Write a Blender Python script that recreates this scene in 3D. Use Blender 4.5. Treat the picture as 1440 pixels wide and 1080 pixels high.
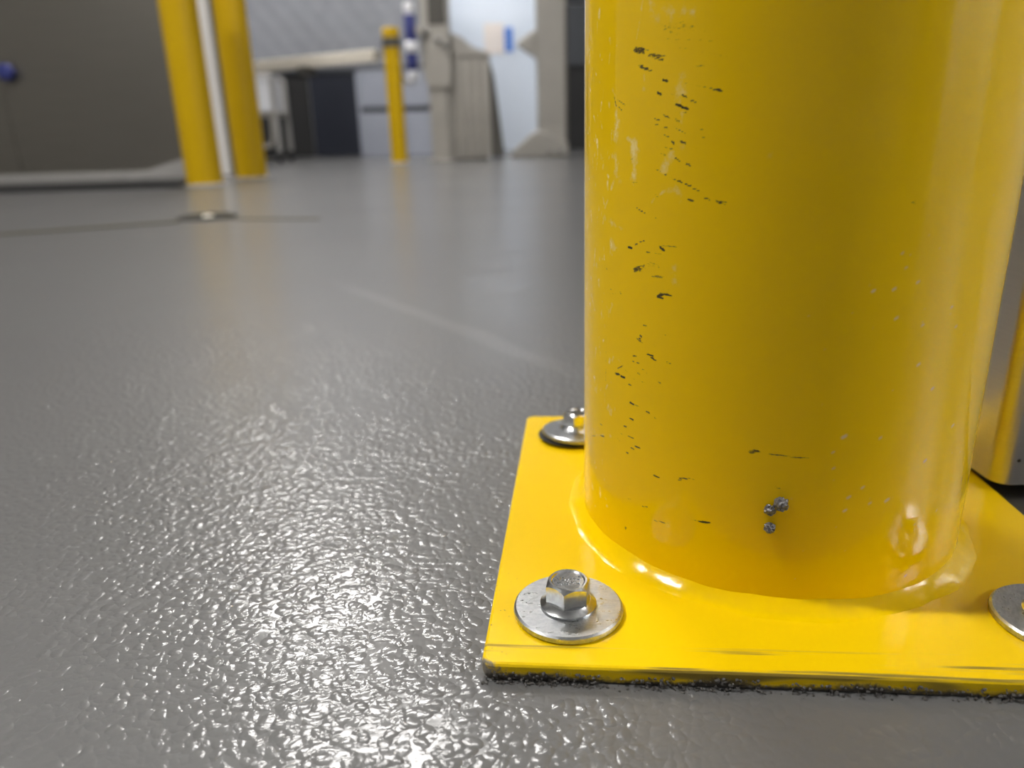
import bpy, bmesh, math, random
import numpy as np
from mathutils import Matrix, Vector

random.seed(7)
rng = np.random.default_rng(7)
PI = math.pi
for o in list(bpy.data.objects):
    bpy.data.objects.remove(o)
scene = bpy.context.scene
COL = scene.collection

# ------------------------------------------------------------------ camera
cam_data = bpy.data.cameras.new('camera')
cam_data.sensor_fit = 'HORIZONTAL'
cam_data.sensor_width = 36.0
cam_data.lens = 36.0 * 1050.0 / 1440.0
cam_data.clip_start = 0.01
cam_data.clip_end = 60
cam_data.dof.use_dof = True
cam_data.dof.focus_distance = 0.285
cam_data.dof.aperture_fstop = 7.0
camera = bpy.data.objects.new('camera', cam_data)
COL.objects.link(camera)
RT = Vector((0.9995235, -0.00981747, -0.02926418))
UP = Vector((0.03086705, 0.3179051, 0.94761995))
FW = Vector((0.0, 0.94807171, -0.31805665))
camera.matrix_world = Matrix(((RT.x, UP.x, -FW.x, 0.0),
                              (RT.y, UP.y, -FW.y, 0.0),
                              (RT.z, UP.z, -FW.z, 0.1821),
                              (0, 0, 0, 1)))
scene.camera = camera

# ------------------------------------------------------------------ world, exposure
world = bpy.data.worlds.new('world')
world.use_nodes = True
world.node_tree.nodes['Background'].inputs['Color'].default_value = (0.5, 0.52, 0.55, 1)
world.node_tree.nodes['Background'].inputs['Strength'].default_value = 0.02
scene.world = world
scene.view_settings.view_transform = 'Standard'
scene.view_settings.look = 'None'
scene.view_settings.gamma = 1.0
scene.view_settings.use_curve_mapping = False
scene.view_settings.exposure = 1.45
scene.cycles.use_denoising = True
scene.cycles.sample_clamp_indirect = 6.0

CEIL = 4.2
# ceiling luminaires (x, y, rotation, emission, length, width): built further down as parts of the ceiling
LAMPS = [(-2.3, 0.48, 0.0, 140.0, 0.9, 0.2), (-1.0, 4.25, 0.0, 17.0, 1.2, 0.6), (-2.0, 6.3, 0.0, 24.0, 1.2, 0.6)]
WALL_LAMP = 30.0      # luminaire on the right wall, out of the picture
ALCOVE_LAMP = 8.5
ANNEX_LAMP = 24.0      # white side room off the right wall, seen only as a reflection in the paint

# ------------------------------------------------------------------ material helpers
def new_mat(name):
    m = bpy.data.materials.new(name)
    m.use_nodes = True
    nt = m.node_tree
    return m, nt, nt.nodes['Principled BSDF']

def L(nt, a, b):
    nt.links.new(a, b)

def nd(nt, kind, **kw):
    n = nt.nodes.new(kind)
    for k, v in kw.items():
        if k in n.inputs:
            n.inputs[k].default_value = v
        else:
            setattr(n, k, v)
    return n

def math_node(nt, op, a, b=None, c=None, clamp=False):
    n = nt.nodes.new('ShaderNodeMath')
    n.operation = op
    n.use_clamp = clamp
    for i, v in enumerate((a, b, c)):
        if v is None:
            continue
        if isinstance(v, (int, float)):
            n.inputs[i].default_value = v
        else:
            nt.links.new(v, n.inputs[i])
    return n.outputs[0]

def mix_col(nt, fac, a, b):
    n = nt.nodes.new('ShaderNodeMix')
    n.data_type = 'RGBA'
    for sock, v in ((n.inputs[0], fac), (n.inputs[6], a), (n.inputs[7], b)):
        if isinstance(v, (int, float)):
            sock.default_value = v
        elif isinstance(v, tuple):
            sock.default_value = v if len(v) == 4 else v + (1,)
        else:
            nt.links.new(v, sock)
    return n.outputs[2]

def ramp(nt, src, lo, hi):
    n = nt.nodes.new('ShaderNodeMapRange')
    n.interpolation_type = 'SMOOTHSTEP'
    n.inputs['From Min'].default_value = lo
    n.inputs['From Max'].default_value = hi
    nt.links.new(src, n.inputs['Value'])
    return n.outputs[0]

def obj_coord(nt, scale=(1, 1, 1)):
    tc = nt.nodes.new('ShaderNodeTexCoord')
    mp = nt.nodes.new('ShaderNodeMapping')
    mp.inputs['Scale'].default_value = scale
    nt.links.new(tc.outputs['Object'], mp.inputs['Vector'])
    return mp.outputs[0]

def noise(nt, vec, scale, detail=3.0, rough=0.5):
    n = nd(nt, 'ShaderNodeTexNoise', Scale=scale, Detail=detail, Roughness=rough)
    nt.links.new(vec, n.inputs['Vector'])
    return n.outputs['Fac']

def bump(nt, bsdf, height, dist, strength=1.0):
    b = nd(nt, 'ShaderNodeBump', Strength=strength, Distance=dist)
    nt.links.new(height, b.inputs['Height'])
    nt.links.new(b.outputs[0], bsdf.inputs['Normal'])
    return b

def simple_mat(name, col, rough=0.5, metal=0.0, var=0.12, scale=20.0, bump_d=0.0, stretch=(1, 1, 1), coat=0.0):
    """Plain paint, plastic or metal with a little procedural unevenness."""
    m, nt, b = new_mat(name)
    v = obj_coord(nt, stretch)
    n = noise(nt, v, scale, 4)
    dark = tuple(c * (1 - var) for c in col)
    light = tuple(min(1, c * (1 + var)) for c in col)
    L(nt, mix_col(nt, n, dark, light), b.inputs['Base Color'])
    b.inputs['Metallic'].default_value = metal
    r = nt.nodes.new('ShaderNodeMapRange')
    r.inputs['To Min'].default_value = rough * 0.85
    r.inputs['To Max'].default_value = min(1, rough * 1.15)
    L(nt, n, r.inputs['Value'])
    L(nt, r.outputs[0], b.inputs['Roughness'])
    b.inputs['Coat Weight'].default_value = coat
    if bump_d:
        bump(nt, b, n, bump_d)
    return m

M = {}
YEL = (0.82, 0.545, 0.0)

def make_floor_mat():
    m, nt, b = new_mat('grey_epoxy_floor')
    v = obj_coord(nt)
    # pebbled orange-peel relief of the resin
    warp = nd(nt, 'ShaderNodeTexNoise', Scale=120.0, Detail=2.0)
    L(nt, v, warp.inputs['Vector'])
    va = nt.nodes.new('ShaderNodeVectorMath'); va.operation = 'SCALE'
    va.inputs['Scale'].default_value = 0.0055
    sub = nt.nodes.new('ShaderNodeVectorMath'); sub.operation = 'SUBTRACT'
    sub.inputs[1].default_value = (0.5, 0.5, 0.5)
    L(nt, warp.outputs['Color'], sub.inputs[0]); L(nt, sub.outputs[0], va.inputs[0])
    add = nt.nodes.new('ShaderNodeVectorMath'); add.operation = 'ADD'
    L(nt, v, add.inputs[0]); L(nt, va.outputs[0], add.inputs[1])
    def domes(scale, radius, rmin):
        vo = nd(nt, 'ShaderNodeTexVoronoi', Scale=scale)
        L(nt, add.outputs[0], vo.inputs['Vector'])
        q = math_node(nt, 'DIVIDE', vo.outputs['Distance'], radius)
        d = math_node(nt, 'MAXIMUM', math_node(nt, 'SUBTRACT', 1.0, math_node(nt, 'MULTIPLY', q, q)), 0.0)
        sc = nt.nodes.new('ShaderNodeSeparateColor'); L(nt, vo.outputs['Color'], sc.inputs[0])
        return math_node(nt, 'MULTIPLY', d, math_node(nt, 'MULTIPLY_ADD', sc.outputs[0], 1.0 - rmin, rmin))
    peb = domes(240.0, 0.68, 0.3)
    fine = domes(430.0, 0.5, 0.0)
    mid = noise(nt, v, 70.0, 2.0)
    big = noise(nt, v, 9.0, 2.0)
    amp = math_node(nt, 'MULTIPLY_ADD', ramp(nt, big, 0.30, 0.65), 0.5, 0.6)
    h = math_node(nt, 'MULTIPLY_ADD', fine, 0.20, peb)
    h = math_node(nt, 'MULTIPLY', h, amp)
    h = math_node(nt, 'MULTIPLY_ADD', mid, 0.6, h)
    bn = bump(nt, b, h, 0.00042, 1.0)
    # colour: grey resin with faint cloudy wear and a dragged pale streak
    n2 = noise(nt, v, 2.2, 5.0, 0.6)
    col = mix_col(nt, n2, (0.086, 0.086, 0.087), (0.120, 0.119, 0.117))
    sp = nt.nodes.new('ShaderNodeSeparateXYZ'); L(nt, v, sp.inputs[0])
    # streak from (-0.22, 0.98) to (0.06, 0.55)
    ux, uy = 0.546, -0.838
    across = math_node(nt, 'ADD', math_node(nt, 'MULTIPLY', math_node(nt, 'ADD', sp.outputs[0], 0.22), -uy),
                       math_node(nt, 'MULTIPLY', math_node(nt, 'ADD', sp.outputs[1], -0.98), ux))
    wob = math_node(nt, 'MULTIPLY_ADD', noise(nt, v, 6.0, 2.0), 0.03, -0.015)
    across = math_node(nt, 'ABSOLUTE', math_node(nt, 'ADD', across, wob))
    along = math_node(nt, 'ADD', math_node(nt, 'MULTIPLY', math_node(nt, 'ADD', sp.outputs[0], 0.22), ux),
                      math_node(nt, 'MULTIPLY', math_node(nt, 'ADD', sp.outputs[1], -0.98), uy))
    s1 = math_node(nt, 'SUBTRACT', 1.0, ramp(nt, across, 0.004, 0.017))
    s2 = math_node(nt, 'MULTIPLY', ramp(nt, along, -0.05, 0.1), math_node(nt, 'SUBTRACT', 1.0, ramp(nt, along, 0.42, 0.55)))
    st = math_node(nt, 'MULTIPLY', math_node(nt, 'MULTIPLY', s1, s2), 0.14)
    col = mix_col(nt, st, col, (0.34, 0.34, 0.335))
    L(nt, col, b.inputs['Base Color'])
    r = nt.nodes.new('ShaderNodeMapRange')
    r.inputs['To Min'].default_value = 0.08
    r.inputs['To Max'].default_value = 0.16
    L(nt, n2, r.inputs['Value']); L(nt, r.outputs[0], b.inputs['Coat Roughness'])
    b.inputs['Coat Weight'].default_value = 0.6
    b.inputs['Roughness'].default_value = 0.52
    L(nt, bn.outputs[0], b.inputs['Coat Normal'])
    b.inputs['IOR'].default_value = 1.5
    return m

def make_pipe_mat():
    """Glossy yellow enamel; the colour attribute 'wear' holds scuffs (r), rubbed pale paint (g) and specks (b)."""
    m, nt, b = new_mat('yellow_enamel_scuffed')
    v = obj_coord(nt)
    at = nd(nt, 'ShaderNodeAttribute', attribute_name='wear')
    sep = nt.nodes.new('ShaderNodeSeparateColor'); L(nt, at.outputs['Color'], sep.inputs[0])
    vs = obj_coord(nt, (1, 1, 3.2))
    n1 = noise(nt, vs, 620.0, 4.0, 0.65)
    n2 = noise(nt, v, 260.0, 4.0, 0.65)
    n3 = noise(nt, v, 7.0, 3.0)
    base = mix_col(nt, n3, (0.88, 0.565, 0.0), (0.93, 0.605, 0.0))
    gr = math_node(nt, 'MULTIPLY_ADD', math_node(nt, 'SUBTRACT', n2, 0.5), 1.9, sep.outputs[1])
    gf = math_node(nt, 'MULTIPLY', ramp(nt, gr, 0.16, 0.85), ramp(nt, sep.outputs[1], 0.02, 0.3))
    gf = math_node(nt, 'MULTIPLY', gf, 0.75)
    col = mix_col(nt, math_node(nt, 'MULTIPLY', gf, 1.0, clamp=True), base, (0.92, 0.74, 0.34))
    ragged = math_node(nt, 'MULTIPLY_ADD', math_node(nt, 'SUBTRACT', n1, 0.5), 1.5, sep.outputs[0])
    rf = math_node(nt, 'MULTIPLY', ramp(nt, ragged, 0.30, 0.64), ramp(nt, sep.outputs[0], 0.02, 0.3), clamp=True)
    rf = math_node(nt, 'MULTIPLY', rf, math_node(nt, 'MULTIPLY_ADD', sep.outputs[0], 0.35, 0.68), clamp=True)
    col = mix_col(nt, rf, col, (0.018, 0.015, 0.010))
    col = mix_col(nt, sep.outputs[2], col, (0.80, 0.62, 0.50))
    L(nt, col, b.inputs['Base Color'])
    ro = math_node(nt, 'ADD', 0.11, math_node(nt, 'MULTIPLY', math_node(nt, 'MAXIMUM', rf, gf), 0.3))
    L(nt, ro, b.inputs['Roughness'])
    b.inputs['IOR'].default_value = 1.40
    hh = math_node(nt, 'MULTIPLY_ADD', noise(nt, v, 26.0, 2.0), 1.0, math_node(nt, 'MULTIPLY', sep.outputs[0], -0.05))
    bump(nt, b, hh, 0.0005, 0.5)
    return m

def make_plate_mat():
    m, nt, b = new_mat('yellow_plate_paint_worn_edge')
    v = obj_coord(nt)
    sp = nt.nodes.new('ShaderNodeSeparateXYZ'); L(nt, v, sp.inputs[0])
    n3 = noise(nt, v, 14.0, 4.0)
    base = mix_col(nt, n3, (YEL[0] * .96, YEL[1] * .95, 0.001), (YEL[0], YEL[1] * 1.02, 0.002))
    # scuffs dragged along the front edge
    vs = obj_coord(nt, (9, 420, 60))
    ns = noise(nt, vs, 1.0, 3.0, 0.6)
    fr = math_node(nt, 'ADD', sp.outputs[1], 0.1203)
    band = math_node(nt, 'SUBTRACT', 1.0, ramp(nt, fr, 0.008, 0.014))
    scuff = math_node(nt, 'MULTIPLY', ramp(nt, ns, 0.53, 0.62), band)
    # grime packed on the cut edge, climbing raggedly over the lip
    n4 = noise(nt, v, 420.0, 4.0, 0.7)
    n5 = noise(nt, v, 45.0, 3.0)
    rag = math_node(nt, 'MULTIPLY_ADD', n4, 0.006, math_node(nt, 'MULTIPLY', n5, 0.009))
    lvl = math_node(nt, 'ADD', sp.outputs[2], rag)
    grime = math_node(nt, 'SUBTRACT', 1.0, ramp(nt, lvl, 0.0085, 0.0115))
    frontish = math_node(nt, 'SUBTRACT', 1.0, ramp(nt, fr, 0.0006, 0.0022))
    grime = math_node(nt, 'MULTIPLY', grime, frontish)
    # chipped near-left corner
    cxn = math_node(nt, 'ADD', sp.outputs[0], 0.1203)
    cd = math_node(nt, 'ADD', math_node(nt, 'ADD', cxn, math_node(nt, 'MULTIPLY', fr, 1.7)), math_node(nt, 'MULTIPLY_ADD', n4, 0.012, -0.006))
    chip = math_node(nt, 'SUBTRACT', 1.0, ramp(nt, cd, 0.0035, 0.007))
    # few fine dark nicks along the left lip
    nick = math_node(nt, 'MULTIPLY', ramp(nt, noise(nt, v, 520.0, 2.0), 0.68, 0.74), math_node(nt, 'SUBTRACT', 1.0, ramp(nt, cxn, 0.004, 0.014)))
    nick = math_node(nt, 'MULTIPLY', nick, math_node(nt, 'SUBTRACT', 1.0, ramp(nt, fr, 0.03, 0.07)))
    col = mix_col(nt, math_node(nt, 'MULTIPLY', scuff, 0.8), base, (0.10, 0.075, 0.025))
    col = mix_col(nt, math_node(nt, 'MULTIPLY', nick, 0.8), col, (0.15, 0.12, 0.06))
    col = mix_col(nt, chip, col, (0.20, 0.18, 0.15))
    gcol = mix_col(nt, n4, (0.02, 0.02, 0.02), (0.16, 0.14, 0.11))
    col = mix_col(nt, grime, col, gcol)
    L(nt, col, b.inputs['Base Color'])
    b.inputs['IOR'].default_value = 1.36
    ro = math_node(nt, 'ADD', 0.24, math_node(nt, 'MULTIPLY', math_node(nt, 'MAXIMUM', grime, math_node(nt, 'MAXIMUM', scuff, chip)), 0.5))
    L(nt, ro, b.inputs['Roughness'])
    hh = math_node(nt, 'MULTIPLY_ADD', noise(nt, v, 40.0, 2.0), 0.6, math_node(nt, 'MULTIPLY', math_node(nt, 'MULTIPLY', n4, grime), 1.2))
    bump(nt, b, hh, 0.0012, 0.6)
    return m

def make_zinc(name, dark=(0.40, 0.41, 0.43), light=(0.60, 0.61, 0.61), rough=(0.26, 0.44), relief=0.00006):
    m, nt, b = new_mat(name)
    v = obj_coord(nt)
    n = noise(nt, v, 260.0, 5.0, 0.65)
    n2 = noise(nt, obj_coord(nt, (1, 5, 1)), 240.0, 3.0)
    f = math_node(nt, 'MULTIPLY_ADD', n, 0.6, math_node(nt, 'MULTIPLY', n2, 0.4))
    f = ramp(nt, f, 0.36, 0.64)
    L(nt, mix_col(nt, f, dark, light), b.inputs['Base Color'])
    b.inputs['Metallic'].default_value = 1.0
    r = nt.nodes.new('ShaderNodeMapRange')
    r.inputs['To Min'].default_value = rough[1]; r.inputs['To Max'].default_value = rough[0]
    L(nt, f, r.inputs['Value']); L(nt, r.outputs[0], b.inputs['Roughness'])
    bump(nt, b, f, relief, 0.4)
    return m

def make_brushed(name, col, rough=0.3, aniso=0.6, scale=(2, 2, 260)):
    m, nt, b = new_mat(name)
    n = noise(nt, obj_coord(nt, scale), 3.0, 3.0)
    L(nt, mix_col(nt, n, tuple(c * .9 for c in col), tuple(c * 1.08 for c in col)), b.inputs['Base Color'])
    b.inputs['Metallic'].default_value = 1.0
    b.inputs['Roughness'].default_value = rough
    bump(nt, b, n, 0.0001, 0.25)
    return m

M['floor'] = make_floor_mat()
M['pipe'] = make_pipe_mat()
M['plate'] = make_plate_mat()
M['weld'] = simple_mat('yellow_enamel_weld', YEL, 0.14, 0, 0.03, 260, 0.00012)
M['weld'].node_tree.nodes['Principled BSDF'].inputs['IOR'].default_value = 1.3
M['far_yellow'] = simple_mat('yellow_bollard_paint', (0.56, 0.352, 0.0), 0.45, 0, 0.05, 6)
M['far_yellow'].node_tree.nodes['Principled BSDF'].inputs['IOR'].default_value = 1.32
M['zinc'] = make_zinc('zinc_washer')
M['zinc_bright'] = make_zinc('zinc_bolt_head', (0.55, 0.56, 0.57), (0.74, 0.75, 0.75), (0.16, 0.26), 0.00001)
M['cabinet'] = make_brushed('brushed_steel_cabinet', (0.60, 0.58, 0.55), 0.34)
M['panel'] = make_brushed('dark_steel_sheet', (0.245, 0.23, 0.205), 0.42, scale=(1, 1, 30))
M['taupe'] = simple_mat('dull_warm_steel', (0.39, 0.37, 0.335), 0.45, 0.35, 0.15, 5)
M['taupe_dark'] = simple_mat('dark_warm_steel', (0.10, 0.095, 0.085), 0.45, 0.4, 0.15, 5)
M['jamb'] = simple_mat('pale_grey_trim', (0.68, 0.66, 0.64), 0.4, 0, 0.06, 4)
M['wall'] = simple_mat('painted_wall_grey', (0.40, 0.40, 0.41), 0.7, 0, 0.06, 2)
M['wall_rear'] = simple_mat('dark_wall', (0.34, 0.34, 0.34), 0.7, 0, 0.1, 2)
M['wall_right'] = simple_mat('white_wall', (0.78, 0.77, 0.74), 0.5, 0, 0.05, 2)
M['wall_left'] = simple_mat('grey_side_wall', (0.60, 0.59, 0.56), 0.6, 0, 0.05, 2)
M['ceiling'] = simple_mat('ceiling_white', (0.45, 0.45, 0.45), 0.8, 0, 0.04, 2)
M['quilt'] = simple_mat('blue_grey_cladding', (0.25, 0.26, 0.29), 0.5, 0, 0.14, 5)
M['lower_panel'] = simple_mat('pale_blue_grey_board', (0.31, 0.33, 0.39), 0.5, 0, 0.08, 4)
M['navy'] = simple_mat('navy_black_door', (0.016, 0.019, 0.030), 0.4, 0, 0.2, 3)
M['black'] = simple_mat('black_rubber_and_shadow', (0.012, 0.012, 0.013), 0.6, 0, 0.2, 20)
M['char'] = simple_mat('charcoal_panel', (0.05, 0.055, 0.065), 0.5, 0, 0.15, 4)
M['white'] = simple_mat('white_plastic', (0.74, 0.75, 0.79), 0.4, 0, 0.04, 5)
M['alcove'] = simple_mat('white_lit_room_wall', (0.68, 0.73, 0.80), 0.6, 0, 0.05, 2)
M['cream'] = simple_mat('cream_rail_paint', (0.72, 0.67, 0.58), 0.4, 0, 0.10, 8)
M['blue'] = simple_mat('deep_blue_plastic', (0.035, 0.045, 0.20), 0.35, 0, 0.1, 10)
M['signblue'] = simple_mat('blue_sign_paint', (0.09, 0.22, 0.62), 0.5, 0, 0.1, 10)
M['paper'] = simple_mat('beige_paper', (0.78, 0.70, 0.64), 0.6, 0, 0.05, 10)
M['grit'] = simple_mat('dark_grit', (0.055, 0.05, 0.045), 0.6, 0, 0.7, 900)
M['spatter'] = simple_mat('grey_resin_spatter', (0.13, 0.125, 0.125), 0.35, 0.2, 0.35, 900, 0.0003)
M['sealant'] = simple_mat('olive_joint_sealant', (0.085, 0.075, 0.035), 0.9, 0, 0.2, 30)
M['curb'] = simple_mat('pale_grey_rubber', (0.33, 0.32, 0.31), 0.6, 0, 0.1, 10)
M['drain'] = simple_mat('dark_cast_iron', (0.030, 0.028, 0.022), 0.85, 0.0, 0.2, 40)

def emit_mat(name, col, strength):
    m, nt, b = new_mat(name)
    b.inputs['Base Color'].default_value = (0.9, 0.9, 0.9, 1)
    b.inputs['Emission Color'].default_value = col + (1,)
    b.inputs['Emission Strength'].default_value = strength
    return m

# ------------------------------------------------------------------ mesh helpers
def link(name, mesh, mat, parent=None, smooth=False):
    if smooth:
        mesh.polygons.foreach_set('use_smooth', [True] * len(mesh.polygons))
    o = bpy.data.objects.new(name, mesh)
    if mat is not None and not mesh.materials:
        mesh.materials.append(mat)
    COL.objects.link(o)
    if parent is not None:
        o.parent = parent
    return o

def from_bm(name, bm, mat, parent=None, smooth=False):
    bmesh.ops.recalc_face_normals(bm, faces=bm.faces[:])
    me = bpy.data.meshes.new(name)
    bm.to_mesh(me); bm.free()
    return link(name, me, mat, parent, smooth)

def add_box(bm, x0, x1, y0, y1, z0, z1):
    r = bmesh.ops.create_cube(bm, size=1.0)
    for v in r['verts']:
        v.co = Vector((x0 + (v.co.x + .5) * (x1 - x0), y0 + (v.co.y + .5) * (y1 - y0), z0 + (v.co.z + .5) * (z1 - z0)))
    return r['verts']

def box(name, x0, x1, y0, y1, z0, z1, mat, parent=None, bev=0.0, seg=2):
    bm = bmesh.new()
    add_box(bm, x0, x1, y0, y1, z0, z1)
    if bev:
        bmesh.ops.bevel(bm, geom=bm.edges[:], offset=bev, segments=seg, profile=0.5, affect='EDGES')
    return from_bm(name, bm, mat, parent)

def lathe(name, prof, mat, parent=None, seg=64, loc=(0, 0, 0), smooth=True, close=True, sharp=True):
    """Turned solid from a list of (radius, height)."""
    bm = bmesh.new()
    rings = []
    for r, z in prof:
        if r < 1e-7:
            rings.append([bm.verts.new((loc[0], loc[1], loc[2] + z))])
        else:
            rings.append([bm.verts.new((loc[0] + r * math.cos(2 * PI * k / seg), loc[1] + r * math.sin(2 * PI * k / seg), loc[2] + z)) for k in range(seg)])
    for a, b in zip(rings[:-1], rings[1:]):
        for k in range(seg):
            k2 = (k + 1) % seg
            if len(a) == 1 and len(b) == 1:
                continue
            if len(a) == 1:
                bm.faces.new((a[0], b[k], b[k2]))
            elif len(b) == 1:
                bm.faces.new((a[k], b[0], a[k2]))
            else:
                bm.faces.new((a[k], b[k], b[k2], a[k2]))
    o = from_bm(name, bm, mat, parent, smooth)
    if smooth and sharp:
        o.data.set_sharp_from_angle(angle=math.radians(35))
    return o

def prism(name, pts, y0, y1, mat, parent=None, bev=0.0):
    """Outline in x-z, extruded along y."""
    bm = bmesh.new()
    a = [bm.verts.new((x, y0, z)) for x, z in pts]
    b = [bm.verts.new((x, y1, z)) for x, z in pts]
    bm.faces.new(a); bm.faces.new(b[::-1])
    n = len(pts)
    for k in range(n):
        bm.faces.new((a[k], b[k], b[(k + 1) % n], a[(k + 1) % n]))
    if bev:
        bmesh.ops.bevel(bm, geom=bm.edges[:], offset=bev, segments=2, profile=0.5, affect='EDGES')
    return from_bm(name, bm, mat, parent)

def slab(name, pts, z0, z1, mat, parent=None):
    """Outline in x-y, extruded in z."""
    bm = bmesh.new()
    a = [bm.verts.new((x, y, z0)) for x, y in pts]
    b = [bm.verts.new((x, y, z1)) for x, y in pts]
    bm.faces.new(a[::-1]); bm.faces.new(b)
    n = len(pts)
    for k in range(n):
        bm.faces.new((a[k], a[(k + 1) % n], b[(k + 1) % n], b[k]))
    return from_bm(name, bm, mat, parent)

def tube(name, pts, rad, mat, parent=None, seg=14):
    cu = bpy.data.curves.new(name, 'CURVE')
    cu.dimensions = '3D'
    s = cu.splines.new('NURBS')
    s.points.add(len(pts) - 1)
    for p, q in zip(s.points, pts):
        p.co = (*q, 1)
    s.use_endpoint_u = True
    s.order_u = 3
    cu.bevel_depth = rad
    cu.bevel_resolution = 4
    cu.use_fill_caps = True
    t = bpy.data.objects.new('tmp', cu)
    COL.objects.link(t)
    me = bpy.data.meshes.new_from_object(t.evaluated_get(bpy.context.evaluated_depsgraph_get()))
    bpy.data.objects.remove(t); bpy.data.curves.remove(cu)
    me.name = name
    return link(name, me, mat, parent, True)

def thing(name, label, cat, loc=(0, 0, 0), rz=0.0, group=None):
    o = bpy.data.objects.new(name, None)
    o.empty_display_size = 0.05
    COL.objects.link(o)
    o.location = loc
    o.rotation_euler = (0, 0, rz)
    tag(o, label, cat, group)
    return o

def tag(o, label, cat, group=None):
    o['label'] = label
    o['category'] = cat
    if group:
        o['group'] = group
    return o

def struct(o):
    o['kind'] = 'structure'
    return o

# ------------------------------------------------------------------ the room
XL, XR, YR, YB = -7.0, 4.3, -4.6, 8.25
floor = struct(box('floor', XL - .2, XR + 1.7, YR - .2, 9.8, -0.1, 0.0, M['floor']))
ceiling = struct(box('ceiling', XL - .2, XR + .2, YR - .2, 9.8, CEIL, CEIL + 0.1, M['ceiling']))
struct(box('wall_left', XL - .15, XL, YR, YB, 0, CEIL, M['wall_left']))
bm = bmesh.new()
for ya, yb, za, zb in ((YR, -3.1, 0, CEIL), (-0.7, YB, 0, CEIL), (-3.1, -0.7, 2.1, CEIL)):
    for v in add_box(bm, XR, XR + .15, ya, yb, za, zb):
        pass
wall_right = struct(from_bm('wall_right', bm, M['wall_right']))
bm = bmesh.new()
add_box(bm, XR + 1.4, XR + 1.5, -3.5, -0.3, 0, 2.6)
add_box(bm, XR + .15, XR + 1.5, -3.6, -3.5, 0, 2.6)
add_box(bm, XR + .15, XR + 1.5, -0.3, -0.2, 0, 2.6)
add_box(bm, XR + .15, XR + 1.5, -3.6, -0.2, 2.6, 2.7)
annex = struct(from_bm('wall_annex', bm, M['alcove']))
struct(box('wall_front', XL, XR, YR - .15, YR, 0, CEIL, M['wall_rear']))
# back wall with the bright doorway
DX0, DX1, DTOP = -0.60, 0.42, 2.2
bm = bmesh.new()
add_box(bm, XL, DX0, YB, YB + .15, 0, CEIL)
add_box(bm, DX1, XR, YB, YB + .15, 0, CEIL)
add_box(bm, DX0, DX1, YB, YB + .15, DTOP, CEIL)
wall_back = struct(from_bm('wall_back', bm, M['wall']))
# the white room beyond the doorway
bm = bmesh.new()
add_box(bm, DX0 - .35, DX1 + .35, YB + 1.3, YB + 1.4, 0, 2.6)
add_box(bm, DX0 - .45, DX0 - .35, YB + .15, YB + 1.4, 0, 2.6)
add_box(bm, DX1 + .35, DX1 + .45, YB + .15, YB + 1.4, 0, 2.6)
add_box(bm, DX0 - .45, DX1 + .45, YB + .15, YB + 1.4, 2.6, 2.7)
alcove = struct(from_bm('wall_alcove', bm, M['alcove']))

def luminaire(x, y, rz, strength, parent, z=CEIL, sx=0.62, sy=0.34):
    """Ceiling LED high bay: its housing and its glowing diffuser, parts of the ceiling."""
    h = box('light_fixture', -sx / 2 - .03, sx / 2 + .03, -sy / 2 - .03, sy / 2 + .03, -0.09, 0.0, M['jamb'], parent, 0.01)
    h.location = (x, y, z)
    h.rotation_euler = (0, 0, rz)
    d = box('diffuser', -sx / 2, sx / 2, -sy / 2, sy / 2, -0.10, -0.091, emit_mat('led_diffuser', (1.0, 0.975, 0.94), strength), h)
    return h

for lx, ly, lr, ls, lw, ld in LAMPS:
    luminaire(lx, ly, lr, ls, ceiling, CEIL, lw, ld)
luminaire(XR + 0.8, -1.9, PI / 2, ANNEX_LAMP, annex, 2.6, 1.2, 0.3)
wl = luminaire(0, 0, 0, WALL_LAMP, wall_right, CEIL, 1.3, 0.3)
wl.matrix_basis = Matrix.Translation((XR - 0.002, -0.9, 2.36)) @ Matrix(((0, 0, 1, 0), (1, 0, 0, 0), (0, 1, 0, 0), (0, 0, 0, 1)))
luminaire(-0.1, YB + 0.75, 0.0, ALCOVE_LAMP, alcove, z=2.6, sx=0.8, sy=0.3)

# cladding on the back wall: quilted blue-grey sheet with soft diamond dimples
nx, nz = 150, 150
x0, x1, z0, z1 = -4.2, DX0 - .06, 0.84, 3.6
xs = np.linspace(x0, x1, nx); zs = np.linspace(z0, z1, nz)
X, Z = np.meshgrid(xs, zs)
Yq = YB - 0.035 - 0.008 * np.abs(np.sin((X + Z * .8) * PI / .2) * np.sin((X - Z * .8) * PI / .2)) ** .7
Yq[0, :] = Yq[-1, :] = YB; Yq[:, 0] = Yq[:, -1] = YB
me = bpy.data.meshes.new('quilted_cladding')
idx = np.arange(nx * nz).reshape(nz, nx)
q = np.stack([idx[:-1, :-1], idx[:-1, 1:], idx[1:, 1:], idx[1:, :-1]], -1).reshape(-1, 4)
me.from_pydata(np.stack([X, Yq, Z], -1).reshape(-1, 3).tolist(), [], q.tolist())
link('quilted_cladding', me, M['quilt'], wall_back, True)
box('wall_board', -1.47, DX0 - .06, YB - .03, YB, 0.48, 0.83, M['lower_panel'], wall_back, 0.004)
box('wall_board', -1.47, DX0 - .06, YB - .03, YB, 0.0, 0.425, M['lower_panel'], wall_back, 0.004)
box('board_gap', -1.47, DX0 - .06, YB - .012, YB, 0.425, 0.48, M['char'], wall_back)
box('wall_board', DX1 + .2, 2.2, YB - .03, YB, 0.86, 1.38, M['char'], wall_back, 0.004)
box('wall_board', DX1 + .2, 2.2, YB - .03, YB, 1.40, 2.6, M['navy'], wall_back, 0.004)

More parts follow.
